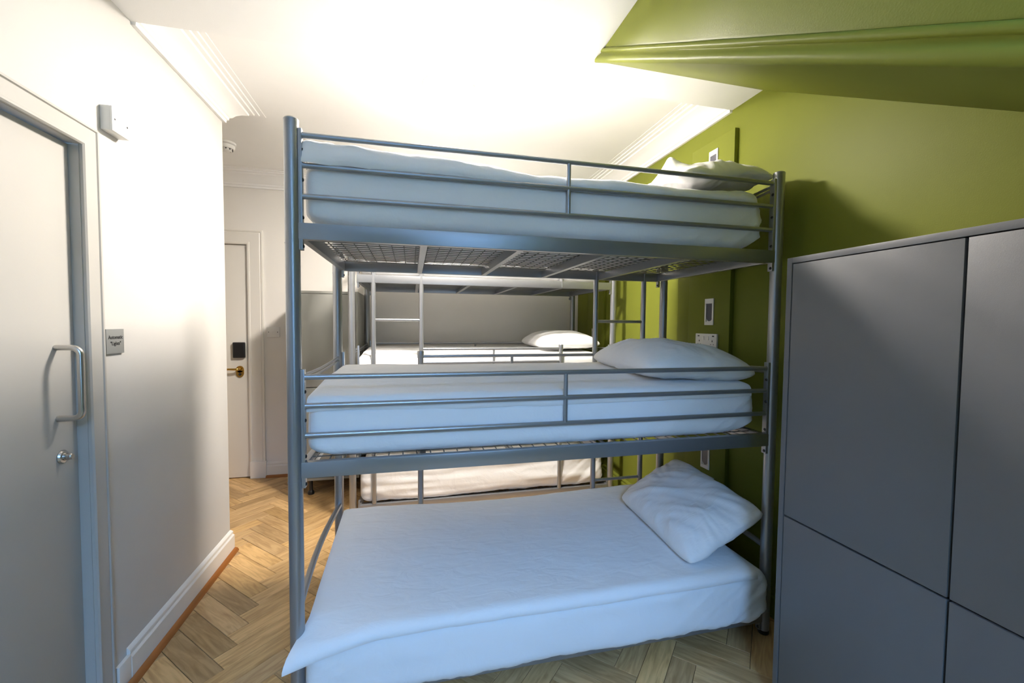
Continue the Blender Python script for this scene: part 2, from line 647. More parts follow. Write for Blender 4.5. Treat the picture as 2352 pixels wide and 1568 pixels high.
tl = MB().lathe([(0, 0.0), (0.021, 0.0), (0.022, 0.003), (0.019, 0.008), (0.012, 0.009), (0.012, 0.014),
                 (0.0, 0.014)], 28, (XD - 0.0005, 1.648, 0.957), 'X').build('thumb_turn', M['steel'], d1)
MB().lathe([(0.0, 0.013), (0.009, 0.014), (0.010, 0.026), (0.008, 0.029), (0, 0.029)], 20,
           (XD, 1.648, 0.957), 'X').build('turn_knob', M['steel'], tl)


# door at the back
def P2(a, o, z):
    return (a, YB - o, z)


AP2 = [(d * 1.45, o) for d, o in AP]
mb = MB()
architrave(mb, AP2, (D2X0, D2X1, D2Z), P2)
mb.box(D2X1 - 0.004, D2X1 + 0.001, YB - 0.001, YB + 0.14, 0, D2Z)
mb.box(D2X0 - 0.001, D2X0 + 0.004, YB - 0.001, YB + 0.14, 0, D2Z)
mb.box(D2X0, D2X1, YB - 0.001, YB + 0.14, D2Z - 0.004, D2Z + 0.001)
for s in (D2X0 - 0.128, D2X1 - 0.002):
    mb.box(s, s + 0.130, YB - 0.028, YB, 0, 0.15, 0.003)
structure(mb.build('trim_7', M['trim'], smooth=25), 'cream door surround of the brass handle door')
d2 = MB().box(D2X0 + 0.007, D2X1 - 0.008, YB + 0.012, YB + 0.055, 0.008, D2Z - 0.008, 0.0015).build('door_2', M['door'], smooth=25)
structure(d2, 'cream entrance door with black lock and brass lever')
structure(MB().box(D2X0, D2X1, YB + 0.075, YB + 0.085, 0, D2Z).build('gap_shade_sheet', M['gap'], smooth=0))  # dark sheet behind the leaf, shade of the door gap painted in
YD = YB + 0.012
MB().box(-1.522, -1.428, YD - 0.032, YD + 0.001, 1.078, 1.215, 0.008, 3).build('key_card_lock', M['black_plastic'], d2)
pl = MB()
pl.lathe([(0, 0), (0.030, 0), (0.030, 0.006), (0.026, 0.009), (0, 0.009)], 28, (-1.474, YD - 0.009, 0.976), 'Y')
pl.lathe([(0, 0), (0.030, 0), (0.030, 0.006), (0.026, 0.009), (0, 0.009)], 28, (-1.474, YD - 0.009, 0.936), 'Y')
pl.box(-1.504, -1.444, YD - 0.0085, YD, 0.936, 0.976)
plate = pl.build('brass_escutcheon', M['brass'], d2)
MB().tube([(-1.474, YD - 0.006, 0.980), (-1.474, YD - 0.040, 0.980), (-1.480, YD - 0.050, 0.980),
           (-1.492, YD - 0.054, 0.980), (-1.540, YD - 0.054, 0.981), (-1.590, YD - 0.052, 0.981)], 0.0095, 14,
          taper=[1.3, 1.15, 1.1, 1, .9, .8]).build('lever', M['brass'], plate)
MB().tube([(-1.474, YD - 0.008, 0.932), (-1.474, YD - 0.013, 0.932)], 0.012, 16).build('lock_cylinder', M['bolt'], plate)


# ------------------------------------------------------------------ bunk beds
BL, BW = 1.95, 0.875
RAIL = (0.086, 0.894, 1.702)
GUARD = (0.318, 0.219, 0.117)
PR = 0.0235
TOP = 2.068


def make_bed(name, loc, label, group):
    root = empty(name, loc, label, 'bunk bed', group)
    O = Vector(loc)

    def B(mbq, nm, mat, par=None):
        return mbq.build(nm, mat, par or root, loc=(0, 0, 0))
    # posts
    for ix, x in enumerate((0.0, BL)):
        for iy, y in enumerate((0.0, BW)):
            xx = x + (0.016 if ix and iy else 0)
            mbq = MB()
            mbq.tube([(xx, y, 0.012), (xx, y, TOP - 0.004)], PR, 24)
            for zz in RAIL:           # joint sleeve under every bunk
                if zz > 0.2:
                    mbq.tube([(xx, y, zz - 0.042), (xx, y, zz - 0.039)], PR + 0.0012, 24)
            post = B(mbq, 'post', M['metal'])
            B(MB().lathe([(0, 0.003), (PR * 0.86, 0.002), (PR * 1.01, -0.002), (PR * 1.01, -0.006), (0, -0.006)], 24,
                         (xx, y, TOP)), 'post_cap', M['metal'], post)
            B(MB().lathe([(0, 0.0), (PR * 0.9, 0.0), (PR * 1.02, 0.004), (PR * 1.02, 0.02), (0, 0.02)], 24,
                         (xx, y, 0)), 'foot_cap', M['black_plastic'], post)
    x0, x1 = PR - 0.003, BL - PR + 0.003
    for li, z in enumerate(RAIL):
        for y in (0.0, BW):
            B(MB().box(x0, x1, y - 0.014, y + 0.014, z - 0.0275, z + 0.0275, 0.003), 'side_rail', M['metal'])
        for x in (0.0, BL):
            xi = x + (0.028 if x == 0 else -0.028)
            B(MB().box(xi - 0.012, xi + 0.012, 0.012, BW - 0.012, z - 0.0255, z + 0.0255, 0.003), 'end_rail', M['metal'])
        for xs in (0.43, 0.79, 1.15, 1.52):
            mbq = MB()
            mbq.box(xs - 0.0125, xs + 0.0125, 0.012, BW - 0.012, z - 0.0265, z - 0.0235)
            mbq.box(xs - 0.0125, xs - 0.0095, 0.012, BW - 0.012, z - 0.0235, z + 0.012)
            B(mbq, 'cross_slat', M['metal'])
        mbq = MB()                     # welded wire base
        zz = z + 0.019
        y = 0.03
        while y < BW - 0.02:
            mbq.tube([(0.03, y, zz), (BL - 0.03, y, zz)], 0.0024, 5, False)
            y += 0.05
        x = 0.055
        while x < BL - 0.03:
            mbq.tube([(x, 0.010, zz + 0.004), (x, BW - 0.010, zz + 0.004)], 0.0024, 5, False)
            x += 0.05
        tag(B(mbq, 'wire_mesh', M['wire']), kind='stuff')
        # paired thin tubes bowed across each end
        for x, sg in ((0.0, -1), (BL, 1)):
            for dz in ((0.318,) if li == 0 else (0.318, 0.300)):
                ptsq = []
                for k in range(13):
                    t = k / 12
                    ptsq.append((x + sg * (0.016 if li == 0 else 0.010) * math.sin(pi * t) - sg * 0.004, 0.018 + (BW - 0.036) * t, z + dz + (0.006 if li == 0 else -0.016) * math.sin(pi * t)))
                B(MB().tube(ptsq, 0.013 if li == 0 else 0.006, 10), 'end_tube', M['metal'])
        # brackets at the posts
        zt = z + 0.345 if li else z + 0.06
        for x, sg in ((PR + 0.004, 1), (BL - PR - 0.004, -1)):
            for y in (0.0, BW):
                br = B(MB().box(x - 0.006, x + 0.006, y - 0.012, y + 0.012, z - 0.062, min(zt, TOP - 0.03), 0.0015), 'rail_bracket', M['metal'])
                for bz in ([-0.050, 0.046] + ([0.17, 0.268] if li else [])):
                    B(MB().lathe([(0, 0.004), (0.004, 0.004), (0.0065, 0.001), (0.0065, 0), (0, 0)] if sg > 0 else
                                 [(0, -0.004), (0.004, -0.004), (0.0065, -0.001), (0.0065, 0), (0, 0)], 10,
                                 (x + sg * 0.006, y - 0.004, z + bz), 'X'), 'bolt', M['bolt'], br)
        if li == 0:
            continue
        # full length guard on the open side
        for gz in GUARD:
            B(MB().tube([(PR + 0.006, 0, z + gz), (PR + 0.016, 0, z + gz), (BL / 2, 0, z + gz), (BL - PR - 0.016, 0, z + gz), (BL - PR - 0.006, 0, z + gz)], 0.0095, 12, True, [1.25, 1, 1, 1, 1.25]), 'guard_bar', M['metal'])
        B(MB().tube([(BL / 2, 0, z + GUARD[2]), (BL / 2, 0, z + GUARD[0])], 0.0085, 12), 'guard_tie', M['metal'])
        # shorter guard on the ladder side
        gx0, gx1 = 0.436, 1.495
        for gz in GUARD:
            B(MB().tube([(gx0, BW, z + gz), (gx1, BW, z + gz)], 0.0095, 12), 'guard_bar', M['metal'])
        B(MB().tube([((gx0 + gx1) / 2, BW, z + GUARD[2]), ((gx0 + gx1) / 2, BW, z + GUARD[0])], 0.0085, 12), 'guard_tie', M['metal'])
        lo = 0.115 if li == 1 else z - 0.02
        cp = B(MB().tube([(gx0, BW, lo), (gx0, BW, z + 0.345)], 0.0155, 16), 'guard_post', M['metal'])
        B(MB().lathe([(0, 0.0), (0.0175, 0.0), (0.0185, 0.004), (0.0185, 0.036), (0.0165, 0.04), (0, 0.041)], 18,
                     (gx0, BW, z + 0.308)), 'post_cap', M['metal'], cp)
    for xs in (1.495, 1.822):
        B(MB().tube([(xs, BW, 0.115), (xs, BW, 2.045)], 0.0158, 16), 'ladder_stile', M['metal'])
    for k in range(6):
        zr = 0.42 + 0.333 * k if k < 5 else 1.93
        if k == 4:
            zr = 1.70 + 0.04
            continue
        B(MB().tube([(1.495, BW, zr), (1.822, BW, zr)], 0.0095, 12), 'ladder_rung', M['metal'])
    return root


BX, B1Y, B2Y = -0.386, 1.555, 3.096
bed1 = make_bed('bunk_bed', (BX, B1Y, 0), 'silver three-tier metal bunk bed filling the foreground', 'three-tier bunk beds')
bed2 = copy_tree(bed1)
bed2.location = (BX + BL, B2Y + BW, 0)
bed2.rotation_euler = (0, 0, pi)
bed2['label'] = 'silver three-tier metal bunk bed standing behind the foreground bunk, by the door wall'


# ------------------------------------------------------------------ bedding
def grid_mesh(name, fn, nu, nv, mat, close_u=False, close_v=False):
    me = bpy.data.meshes.new(name)
    vs_ = [fn(i / (nu - (0 if close_u else 1)), j / (nv - (0 if close_v else 1))) for i in range(nu) for j in range(nv)]
    fs = []
    for i in range(nu if close_u else nu - 1):
        for j in range(nv if close_v else nv - 1):
            a, b_ = i, (i + 1) % nu
            c, d = j, (j + 1) % nv
            fs.append((a * nv + c, b_ * nv + c, b_ * nv + d, a * nv + d))
    me.from_pydata([tuple(v) for v in vs_], [], fs)
    me.materials.append(mat)
    return me


def make_mattress(x0, x1, y0, y1, z0, z1, seed, label, group, cat='mattress', fold=0.0, hem=0.0):
    """sheeted mattress: rounded box, with soft crown, corner creases and a wavy lower edge"""
    cx, cyy = (x0 + x1) / 2, (y0 + y1) / 2
    root_loc = Vector((cx, cyy, (z0 + z1) / 2))
    hx, hy, hz = (x1 - x0) / 2, (y1 - y0) / 2, (z1 - z0) / 2
    bm = bmesh.new()
    nx, ny, nz = 150, 40, 16
    rad = 0.045
    vmap = {}

    def P(i, j, k):
        key = (i, j, k)
        if key in vmap:
            return vmap[key]
        p = Vector((-hx + 2 * hx * i / nx, -hy + 2 * hy * j / ny, -hz + 2 * hz * k / nz))
        rr = (rad * 1.1, rad, rad)
        q = Vector((max(-hx + rr[0], min(hx - rr[0], p.x)), max(-hy + rr[1], min(hy - rr[1], p.y)),
                    max(-hz + rr[2], min(hz - rr[2], p.z))))
        n = p - q
        if n.length > 1e-9:
            n.normalize()
            out = q + Vector((n.x * rr[0], n.y * rr[1], n.z * rr[2]))
        else:
            out = p
            n = Vector((0, 0, 1))
        X, Y, Z = out
        # fabric: fine stretch lines, diagonal creases near the lower corners
        ec = min(1, max(0, (abs(X) - hx + 0.55) / 0.55))
        up = (Z + hz) / (2 * hz)
        side = abs(n.y)
        d = 0.004 * fbm(X * 2.2, Y * 2.2, Z * 5 + seed)
        dg = (X if X > 0 else -X) * 1.0 - Z * 1.3
        d += side * ec * (1 - 0.5 * up) * (0.024 if X > 0 else 0.007) * fbm(dg * 21, Z * 3.0, seed, 2)
        d += side * fold * fbm(X * 0.9 + Z * 1.2, Z * 11, seed + 2, 3)
        d += side * 0.003 * fbm(X * 3, Z * 22, seed + 5, 2)
        d += side * 0.006 * math.sin(pi * up)               # belly of the side panel
        if n.z > 0.5:
            d += 0.010 * (1 - (X / hx) ** 2) * (1 - (Y / hy) ** 2)
        out = out + n * d
        if up < 0.3:
            out.z += hem * (0.3 - up) / 0.3 * (0.55 * fbm(X * 6.0, 0, seed + 9, 3) + 0.3 * fbm(X * 20, 0, seed))
            # the panel pulls in and up at the ends
            out.z += (0.3 - up) / 0.3 * (0.055 if X > 0 else 0.02) * max(0, (abs(X) - hx + 0.16) / 0.16) ** 2
        v = bm.verts.new(out)
        vmap[key] = v
        return v
    for i in range(nx):
        for j in range(ny):
            bm.faces.new((P(i, j, nz), P(i + 1, j, nz), P(i + 1, j + 1, nz), P(i, j + 1, nz)))
            bm.faces.new((P(i, j + 1, 0), P(i + 1, j + 1, 0), P(i + 1, j, 0), P(i, j, 0)))
    for i in range(nx):
        for k in range(nz):
            bm.faces.new((P(i, 0, k), P(i + 1, 0, k), P(i + 1, 0, k + 1), P(i, 0, k + 1)))
            bm.faces.new((P(i + 1, ny, k), P(i, ny, k), P(i, ny, k + 1), P(i + 1, ny, k + 1)))
    for j in range(ny):
        for k in range(nz):
            bm.faces.new((P(0, j + 1, k), P(0, j, k), P(0, j, k + 1), P(0, j + 1, k + 1)))
            bm.faces.new((P(nx, j, k), P(nx, j + 1, k), P(nx, j + 1, k + 1), P(nx, j, k + 1)))
    bmesh.ops.recalc_face_normals(bm, faces=bm.faces)
    me = bpy.data.meshes.new('mattress')
    bm.to_mesh(me)
    bm.free()
    me.materials.append(M['sheet'])
    o = link('mattress', me, smooth=80, loc=root_loc)
    return tag(o, label, cat, group)


def make_duvet(x0, x1, y0, y1, ztop, drop, seed, label, group, thick=0.014, extra=None, wr=0.006, front_out=0.02):
    """cover lying on the mattress: top sheet with a short turned-down front and back, closed shell"""
    cx, cyy = (x0 + x1) / 2, (y0 + y1) / 2
    W = y1 - y0
    nu, nv = 130, 80
    rc = 0.03
    tot = drop + rc * pi / 2 + (W - 2 * rc) + rc * pi / 2 + drop * 0.6

    def mid(s, t):
        x = x0 + (x1 - x0) * s
        l = t * tot
        if l < drop:
            y, z, n = y0, -rc - (drop - l), Vector((0, -1, 0))
        elif l < drop + rc * pi / 2:
            a = (l - drop) / rc
            y, z, n = y0 + rc - rc * math.cos(a), -rc + rc * math.sin(a), Vector((0, -math.cos(a), math.sin(a)))
        elif l < drop + rc * pi / 2 + W - 2 * rc:
            y, z, n = y0 + rc + (l - drop - rc * pi / 2), 0.0, Vector((0, 0, 1))
        elif l < drop + rc * pi + W - 2 * rc:
            a = (l - drop - rc * pi / 2 - (W - 2 * rc)) / rc
            y, z, n = y1 - rc + rc * math.sin(a), -rc + rc * math.cos(a), Vector((0, math.sin(a), math.cos(a)))
        else:
            y, z, n = y1, -rc - (l - drop - rc * pi - (W - 2 * rc)), Vector((0, 1, 0))
        p = Vector((x, y, z))
        yy = (y - y0) / W
        d = wr * fbm(x * 2.6, y * 3.4, seed) + wr * 0.55 * abs(fbm(x * 7 + y * 3, y * 6, seed + 4))
        d += 0.016 * math.sin(pi * min(1, max(0, yy))) * (0.6 + 0.4 * math.sin(pi * s))
        if l < drop + 0.03:
            d += 0.006 * fbm(x * 5, 0, seed + 2) * 1.2
            p.z -= 0.010 * fbm(x * 3.2, 1.0, seed + 8)
        p = p + n * d
        if extra:
            p = extra(p, s, yy, n)
        return p, n

    def shell(s, t):
        # t in 0..1 runs over the top (0..0.5) and back under (0.5..1)
        if t <= 0.5:
            p, n = mid(s, t * 2)
            e = min(1.0, min(s, 1 - s) / 0.012, t * 2 / 0.015, (1 - t * 2) / 0.015)
            p = p + n * thick * 0.5 * math.sqrt(max(0, e))
        else:
            p, n = mid(s, 2 - t * 2)
            e = min(1.0, min(s, 1 - s) / 0.012, (2 - t * 2) / 0.015, (t * 2 - 1) / 0.015)
            p = p - n * thick * 0.5 * math.sqrt(max(0, e))
        return Vector((p.x - cx, p.y - cyy, p.z))
    me = grid_mesh('duvet', shell, nu, nv * 2, M['sheet'], close_v=True)
    bm = bmesh.new()
    bm.from_mesh(me)
    bmesh.ops.remove_doubles(bm, verts=bm.verts, dist=1e-5)
    bmesh.ops.recalc_face_normals(bm, faces=bm.faces)
    bm.to_mesh(me)
    bm.free()
    o = link('duvet', me, smooth=80, loc=(cx, cyy, ztop))
    return tag(o, label, 'duvet', group)


def make_pillow(a, b, h, seed, label, group, loc, rot=(0, 0, 0), wr=0.010, flat=0.4, tips=None, ruffle=0.0):
    nu, nv = 72, 56

    def surf(u, v, sgn):
        pu, pv = 2 * u - 1, 2 * v - 1
        ex = 1 - abs(pu) ** 2.8
        ey = 1 - abs(pv) ** 2.8
        hh = (max(0, ex) ** 0.5) * (max(0, ey) ** 0.5)
        # sides bow slightly, corners are blunt
        cn = (abs(pu) * abs(pv)) ** 6
        x = b / 2 * pv * (1 - 0.035 * (1 - pu * pu)) * (1 - 0.085 * cn)
        y = a / 2 * pu * (1 - 0.025 * (1 - pv * pv)) * (1 - 0.060 * cn)
        z = sgn * h / 2 * hh * (1.0 if sgn > 0 else flat)
        edge = max(abs(pu), abs(pv))
        rad = math.atan2(pv, pu)
        z += wr * fbm(x * 5, y * 5, seed) * hh + wr * 0.8 * fbm(rad * 5, edge * 1.5, seed + 3, 2) * (edge ** 2) * (hh ** 0.5)
        if sgn > 0:
            z -= wr * 1.3 * abs(fbm(x * 6 + y * 4, y * 2.5, seed + 6, 3)) * hh
            z -= wr * 0.7 * abs(fbm(rad * 4.0, edge * 2.0 + 0.4, seed + 11, 2)) * max(0, edge - 0.35) * hh ** 0.3
        if ruffle:
            z += ruffle * fbm(y * 16, x * 6, seed + 7, 2) * edge ** 4
        if tips:
            for (tu, tv, dz, rr) in tips:
                z += dz * math.exp(-((pu - tu) ** 2 + (pv - tv) ** 2) / rr ** 2)
        return Vector((x, y, z))
    bm = bmesh.new()
    g = []
    for sgn in (1, -1):
        vsx = [[bm.verts.new(surf(i / (nu - 1), j / (nv - 1), sgn)) for j in range(nv)] for i in range(nu)]
        for i in range(nu - 1):
            for j in range(nv - 1):
                bm.faces.new((vsx[i][j], vsx[i + 1][j], vsx[i + 1][j + 1], vsx[i][j + 1]))
    bmesh.ops.remove_doubles(bm, verts=bm.verts, dist=1e-5)
    bmesh.ops.recalc_face_normals(bm, faces=bm.faces)
    me = bpy.data.meshes.new('pillow')
    bm.to_mesh(me)
    bm.free()
    me.materials.append(M['pillow'])
    o = link('pillow', me, smooth=80, loc=loc)
    o.rotation_euler = rot
    return tag(o, label, 'pillow', group)


mx0, mx1 = BX + 0.030, BX + BL - 0.055
GM, GD, GP = 'mattresses on the bunk beds', 'white covers on the bunk beds', 'pillows on the bunk beds'
make_mattress(mx0, mx1 + 0.03, B1Y - 0.055, B1Y + BW - 0.01, 0.082, 0.318, 1,
              'white sheeted mattress on the bottom tier of the foreground bunk', GM, hem=0.035)
make_mattress(mx0, mx1 - 0.01, B1Y + 0.016, B1Y + BW - 0.02, 0.920, 1.118, 2,
              'white sheeted mattress on the middle tier of the foreground bunk, behind three guard bars', GM, hem=0.006)
make_mattress(mx0, mx1, B1Y + 0.016, B1Y + BW - 0.02, 1.728, 1.948, 3,
              'white sheeted mattress on the top tier of the foreground bunk, seen from below', GM, hem=0.012)
make_mattress(mx0, mx1, B2Y + 0.016, B2Y + BW - 0.016, 0.112, 0.37, 4,
              'white sheeted mattress on the bottom tier of the rear bunk', GM, hem=0.02, fold=0.03)
make_mattress(mx0, mx1, B2Y + 0.016, B2Y + BW - 0.016, 0.920, 1.135, 5,
              'white sheeted mattress on the middle tier of the rear bunk', GM)
make_mattress(mx0, mx1, B2Y + 0.016, B2Y + BW - 0.016, 1.728, 1.93, 6,
              'white sheeted mattress on the top tier of the rear bunk, above the wire mesh', GM)


def ext_bottom(p, s, yy, n):
    # left front corner spills out past the post
    if s < 0.14:
        wt = (1 - s / 0.14) ** 1.4 * max(0.0, 1 - max(0.0, yy) / 0.12) ** 1.2
        p = p + Vector((-0.055, -0.030, -0.055)) * wt
    # rises towards the wall side
    p.z += 0.045 * min(1, max(0, yy)) ** 1.3
    p.z -= 0.020 * math.sin(pi * min(1, max(0, (s - 0.1) / 0.8))) * min(1, max(0, yy))
    return p


make_duvet(BX + 0.028, BX + BL - 0.10, B1Y - 0.062, B1Y + BW - 0.008, 0.334, 0.006, 21,
           'white cover on the bottom tier, its corner spilling past the left post', GD, extra=ext_bottom, wr=0.007)


def ext_mid(p, s, yy, n):
    p.z += 0.030 * min(1, max(0, yy)) - 0.008 * math.sin(pi * s)
    return p


make_duvet(BX + 0.034, BX + BL - 0.095, B1Y + 0.012, B1Y + BW - 0.02, 1.138, 0.018, 22,
           'white cover on the middle tier of the foreground bunk', GD, extra=ext_mid, wr=0.006)


def ext_top(p, s, yy, n):
    f = max(0.0, 1 - s / 0.62)
    # a rolled fold lies along the front edge, thick at the left and thinning out
    roll = math.exp(-((yy - 0.05) / 0.10) ** 2)
    if n.z > 0.0:
        p.z += n.z * f ** 1.1 * (0.020 + 0.030 * roll) * (0.8 + 0.6 * fbm(p.x * 6, p.y * 5, 31, 2))
        p.z += n.z * (0.020 * (0.3 + f)) * abs(fbm(p.x * 4.5 - p.y * 9.0, p.y * 12 + p.x * 6, 33, 3))
        p.z += n.z * 0.014 * abs(fbm(p.x * 4.2 + p.y * 7, p.y * 2 - p.x * 1.5, 37, 2))
        p.z -= n.z * 0.012 * math.sin(pi * s)
    if n.y < -0.2:
        p.y -= 0.016 * f * abs(n.y) + 0.012 * abs(fbm(p.x * 7 + p.z * 12, p.z * 20, 43, 2)) * (0.3 + f)
        p.z -= 0.018 * f * (1 - f) + 0.012 * fbm(p.x * 5, 0, 41, 3)
    return p


make_duvet(BX + 0.030, BX + BL - 0.10, B1Y + 0.012, B1Y + BW - 0.02, 1.968, 0.010, 23,
           'crumpled white cover bunched up at the left of the top tier', GD, extra=ext_top, wr=0.018, thick=0.02)
make_duvet(BX + 0.034, BX + BL - 0.095, B2Y + 0.012, B2Y + BW - 0.02, 1.155, 0.05, 24,
           'white cover on the middle tier of the rear bunk', GD, extra=ext_mid, wr=0.008)

make_pillow(0.66, 0.44, 0.21, 51, 'white pillow propped against the end of the bottom tier', GP,
            (1.352, 1.860, 0.485), (math.radians(4), math.radians(-28), math.radians(-2)), wr=0.028, flat=0.6)
make_pillow(0.70, 0.56, 0.26, 52, 'white pillow lying flat on the middle tier, under the wall socket', GP,
            (1.268, 1.93, 1.198), (0, math.radians(3), math.radians(-3)), wr=0.026, flat=0.5)
make_pillow(0.70, 0.54, 0.19, 53, 'crumpled white pillow with a pointed tip on the top tier', GP,
            (1.335, 1.93, 2.045), (math.radians(-2), math.radians(-6), math.radians(4)), wr=0.03, flat=0.45,
            tips=[(-0.55, -0.75, 0.07, 0.16), (-0.4, 0.2, 0.03, 0.5)], ruffle=0.03)
make_pillow(0.66, 0.54, 0.22, 54, 'white pillow on the middle tier of the rear bunk', GP,
            (1.27, 3.55, 1.235), (0, 0, math.radians(2)), wr=0.014, flat=0.45)


# ------------------------------------------------------------------ lockers
def locker(name, label, face, base, width, depth, z0, z1, gap_z, cols, mat, legs):
    """face: 'X' front looks to -X (runs along Y), 'Y' front looks to -Y (runs along X)"""
    root = empty(name, base, label, 'locker')
    t = 0.020

    def bx(mbq, a0, a1, d0, d1, q0, q1, bev=0.0012):
        # a along the front, d depth behind the front plane
        if face == 'X':
            mbq.box(d0, d1, a0, a1, q0, q1, bev)
        else:
            mbq.box(a0, a1, d0, d1, q0, q1, bev)
        return mbq

    def B(mbq, nm, mt, par=None):
        return mbq.build(nm, mt, par or root, smooth=25, loc=(0, 0, 0))
    mbq = MB()
    bx(mbq, 0, t, 0, depth, z0, z1)
    bx(mbq, width - t, width, 0, depth, z0, z1)
    bx(mbq, t, width - t, 0, depth, z0, z0 + t)
    bx(mbq, t, width - t, depth - 0.01, depth, z0 + t, z1 - t)
    B(mbq, 'carcass', mat)
    B(bx(MB(), t, width - t, 0, depth, z1 - t, z1), 'top_panel', mat)
    B(bx(MB(), t, width - t, 0.024, 0.030, z0 + t, z1 - t, 0), 'inner_shadow_board', M['gap'])
    g = 0.0032
    cw = (width - 2 * t) / cols
    for c in range(cols):
        for (q0, q1) in ((z0 + t, gap_z), (gap_z, z1 - t)):
            B(bx(MB(), t + c * cw + g, t + (c + 1) * cw - g, 0.001, 0.019, q0 + g, q1 - g, 0.0015), 'door', mat)
    if legs:
        for a in (0.128, width - 0.06):
            for d in (0.05, depth - 0.06):
                x, y = (d, a) if face == 'X' else (a, d)
                B(MB().lathe([(0, 0), (0.024, 0), (0.026, 0.006), (0.024, 0.022), (0.014, 0.034), (0.014, z0 - 0.012), (0.026, z0 - 0.010), (0.026, z0), (0, z0)], 18, (x, y, 0)), 'leg', M['black_plastic'])
    return root


locker('locker', 'tall dark grey four-door locker along the green wall, nearest on the right', 'X',
       (1.30, 0.245, 0), 1.0, RX1 - 1.30 - 0.02, 0.07, 1.640, 0.722, 2, M['grey_locker'], False)
# plinth feet of the right-hand locker
for (x, y) in ((0.05, 0.08), (0.05, 0.92), (0.30, 0.08), (0.30, 0.92)):
    MB().lathe([(0, 0), (0.024, 0), (0.024, 0.02), (0.016, 0.03), (0.016, 0.07), (0, 0.07)], 16, (x, y, 0)).build(
        'leg', M['black_plastic'], bpy.data.objects['locker'], loc=(0, 0, 0))
locker('locker', 'pale grey locker on black legs against the door wall', 'Y',
       (-0.925, 3.62, 0), 0.505, YB - 3.62 - 0.045, 0.124, 1.645, 0.877, 1, M['locker_back'], True)


# ------------------------------------------------------------------ fittings
def bedside_panel(name, y0, y1, label):
    structure(MB().box(RX1 - 0.026, RX1, y0, y1, 0.14, 2.452, 0.002).build(name, M['green'], smooth=25), label)


bedside_panel('trim_9', 1.955, 2.305, 'shallow olive green panel on the wall behind the foreground bunk')
bedside_panel('trim_10', 3.496, 3.846, 'shallow olive green panel on the wall behind the rear bunk')
XP = RX1 - 0.026


def reading_light(yc, zc, label):
    root = empty('reading_light', (XP, yc, zc), label, 'light', 'recessed reading lights')
    hw, hh = 0.036, 0.076
    fr = MB()
    fr.box(-0.006, 0, -hw, hw, hh - 0.028, hh, 0.0015)
    fr.box(-0.006, 0, -hw, hw, -hh, -hh + 0.020, 0.0015)
    fr.box(-0.006, 0, -hw, -hw + 0.011, -hh + 0.020, hh - 0.028, 0.0015)
    fr.box(-0.006, 0, hw - 0.011, hw, -hh + 0.020, hh - 0.028, 0.0015)
    f = fr.build('frame', M['white_plastic'], root, loc=(0, 0, 0))
    ln = MB()
    poly = [(-hw + 0.011, hh - 0.028), (hw - 0.011, hh - 0.028), (hw - 0.011, -hh + 0.05)]
    for k in range(7):
        t = k / 6 * pi
        poly.append(((hw - 0.011) * math.cos(t), -hh + 0.05 - 0.028 * math.sin(t)))
    poly.append((-hw + 0.011, -hh + 0.05))
    ln.prism(poly, 'X', -0.003, -0.0005)
    ln.build('lens', M['lens'], root, loc=(0, 0, 0))
    bk = MB().box(-0.0006, 0, -hw + 0.011, hw - 0.011, -hh + 0.02, hh - 0.028)
    bk.build('backing_plate', M['white_plastic'], root, loc=(0, 0, 0))
    return root


def double_socket(yc, zc, label):
    root = empty('double_socket', (XP, yc, zc), label, 'socket', 'double wall sockets')
    MB().box(-0.012, 0, -0.090, 0.090, -0.043, 0.043, 0.003).build('face_plate', M['white_plastic'], root, loc=(0, 0, 0))
    for s in (1, -1):
        MB().box(-0.0155, -0.011, s * 0.020 - 0.008, s * 0.020 + 0.008, 0.006, 0.028, 0.0015).build('rocker', M['white_plastic'], root, loc=(0, 0, 0))
        h = MB()
        h.box(-0.0124, -0.0115, s * 0.055 - 0.003, s * 0.055 + 0.003, -0.004, 0.006)
        h.box(-0.0124, -0.0115, s * 0.055 - 0.014, s * 0.055 - 0.008, -0.020, -0.016)
        h.box(-0.0124, -0.0115, s * 0.055 + 0.008, s * 0.055 + 0.014, -0.020, -0.016)
        h.build('pin_slots', M['ink'], root, loc=(0, 0, 0))
        MB().box(-0.0124, -0.0115, s * 0.062 - 0.008, s * 0.062 + 0.008, 0.026, 0.033).build('usb_port', M['ink'], root, loc=(0, 0, 0))
    return root


for z, t_ in ((2.318, 'above the top tier pillow'), (1.478, 'above the middle tier pillow'), (0.640, 'above the bottom tier pillow')):
    reading_light(2.112, z, 'slim white reading light with grey lens, ' + t_)
for z, t_ in ((1.309, 'just above the middle tier pillow'), (0.489, 'behind the propped bottom tier pillow')):
    double_socket(2.125, z, 'white double socket ' + t_)
reading_light(3.70, 1.285, 'slim white reading light beside the rear bunk, half hidden by the ladder')

# sign on the partition
sg = MB().box(RX0, RX0 + 0.008, 1.804, 1.900, 1.277, 1.367, 0.0008).build('sign', M['sign'], smooth=25)
tag(sg, 'small square grey metal sign reading Automatic Lights beside the left door', 'sign')
for txt, zz, size in (('Automatic', 1.331, 0.0185), ('"Lights"', 1.308, 0.0185)):
    cu = bpy.data.curves.new('lettering', 'FONT')
    cu.body = txt
    cu.size = size
    cu.align_x = 'CENTER'
    cu.extrude = 0.0003
    cu.offset = 0.0004
    tmp = bpy.data.objects.new('tmp', cu)
    COL.objects.link(tmp)
    me = bpy.data.meshes.new_from_object(tmp.evaluated_get(bpy.context.evaluated_depsgraph_get()))
    bpy.data.objects.remove(tmp)
    # text x -> +Y, text y -> Z, normal -> +X
    me.transform(Matrix(((0, 0, 1, RX0 + 0.0083), (1, 0, 0, 1.8535), (0, 1, 0, zz), (0, 0, 0, 1))))
    me.materials.append(M['ink'])
    link('lettering', me, sg, smooth=0)

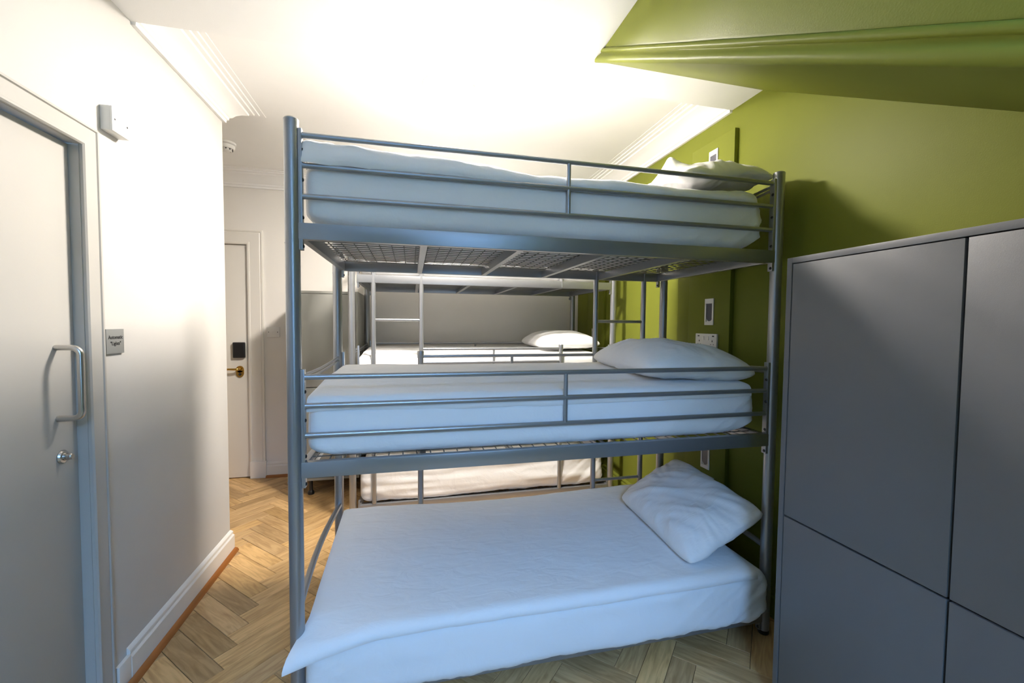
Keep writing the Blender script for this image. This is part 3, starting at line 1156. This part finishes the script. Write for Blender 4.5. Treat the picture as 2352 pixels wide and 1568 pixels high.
# blank switch box high on the partition
root = empty('switch_box', (RX0, 1.868, 2.118), 'white surface-mounted switch box high above the sign', 'switch')
MB().box(0, 0.030, -0.048, 0.048, -0.043, 0.043, 0.003).build('back_box', M['white_plastic'], root, loc=(0, 0, 0))
MB().box(0.029, 0.037, -0.048, 0.048, -0.043, 0.043, 0.003).build('face_plate', M['white_plastic'], root, loc=(0, 0, 0))
for s in (-1, 1):
    MB().lathe([(0, 0.001), (0.003, 0.001), (0.0036, 0), (0, 0)], 12, (0.037, s * 0.034, 0), 'X').build('screw', M['bolt'], root, loc=(0, 0, 0))

# switch beside the door
root = empty('light_switch', (-1.200, YB, 1.306), 'white square light switch between the door and the bunk post', 'switch')
MB().box(-0.052, 0.052, -0.010, 0, -0.046, 0.046, 0.003).build('face_plate', M['white_plastic'], root, loc=(0, 0, 0))
MB().box(-0.010, 0.010, -0.014, -0.009, -0.014, 0.014, 0.002).build('rocker', M['white_plastic'], root, loc=(0, 0, 0))
for s in (-1, 1):
    MB().lathe([(0, -0.001), (0.003, -0.001), (0.0036, 0), (0, 0)], 12, (s * 0.036, -0.010, 0), 'Y').build('screw', M['bolt'], root, loc=(0, 0, 0))

# smoke alarm
root = empty('smoke_alarm', (-1.300, 3.50, ZC), 'round white smoke alarm on the ceiling near the door', 'smoke alarm')
MB().lathe([(0, 0), (0.062, 0), (0.062, -0.012), (0.056, -0.016), (0, -0.016)], 36).build('base', M['white_plastic'], root, loc=(0, 0, 0))
MB().lathe([(0.044, -0.016), (0.056, -0.020), (0.055, -0.036), (0.050, -0.044), (0.042, -0.046)], 36).build('cover', M['white_plastic'], root, loc=(0, 0, 0))
MB().lathe([(0.040, -0.040), (0.034, -0.056), (0.024, -0.060), (0, -0.061)], 32).build('sensor_dome', M['white_plastic'], root, loc=(0, 0, 0))
for k in range(10):
    a = 2 * pi * k / 10
    MB().box(-0.004, 0.004, -0.002, 0.002, -0.054, -0.040).build('vent_slot', M['ink'], root, loc=(0.041 * math.cos(a), 0.041 * math.sin(a), 0)).rotation_euler = (0, 0, a + pi / 2)

# ceiling lamp above the top tier
root = empty('ceiling_light', (0.20, 2.38, ZC), 'round white flush ceiling light above the foreground bunk, lost in glare', 'light')
MB().lathe([(0, 0), (0.142, 0), (0.142, -0.012), (0, -0.012)], 40).build('base', M['white_plastic'], root, loc=(0, 0, 0))
MB().lathe([(0.134, -0.012), (0.137, -0.020), (0.135, -0.034), (0.130, -0.036)], 40).build(
    'rim', M['lamp_rim'], root, loc=(0, 0, 0))
MB().lathe([(0.130, -0.036), (0.07, -0.038), (0, -0.039)], 40).build('diffuser', M['lamp'], root, loc=(0, 0, 0))
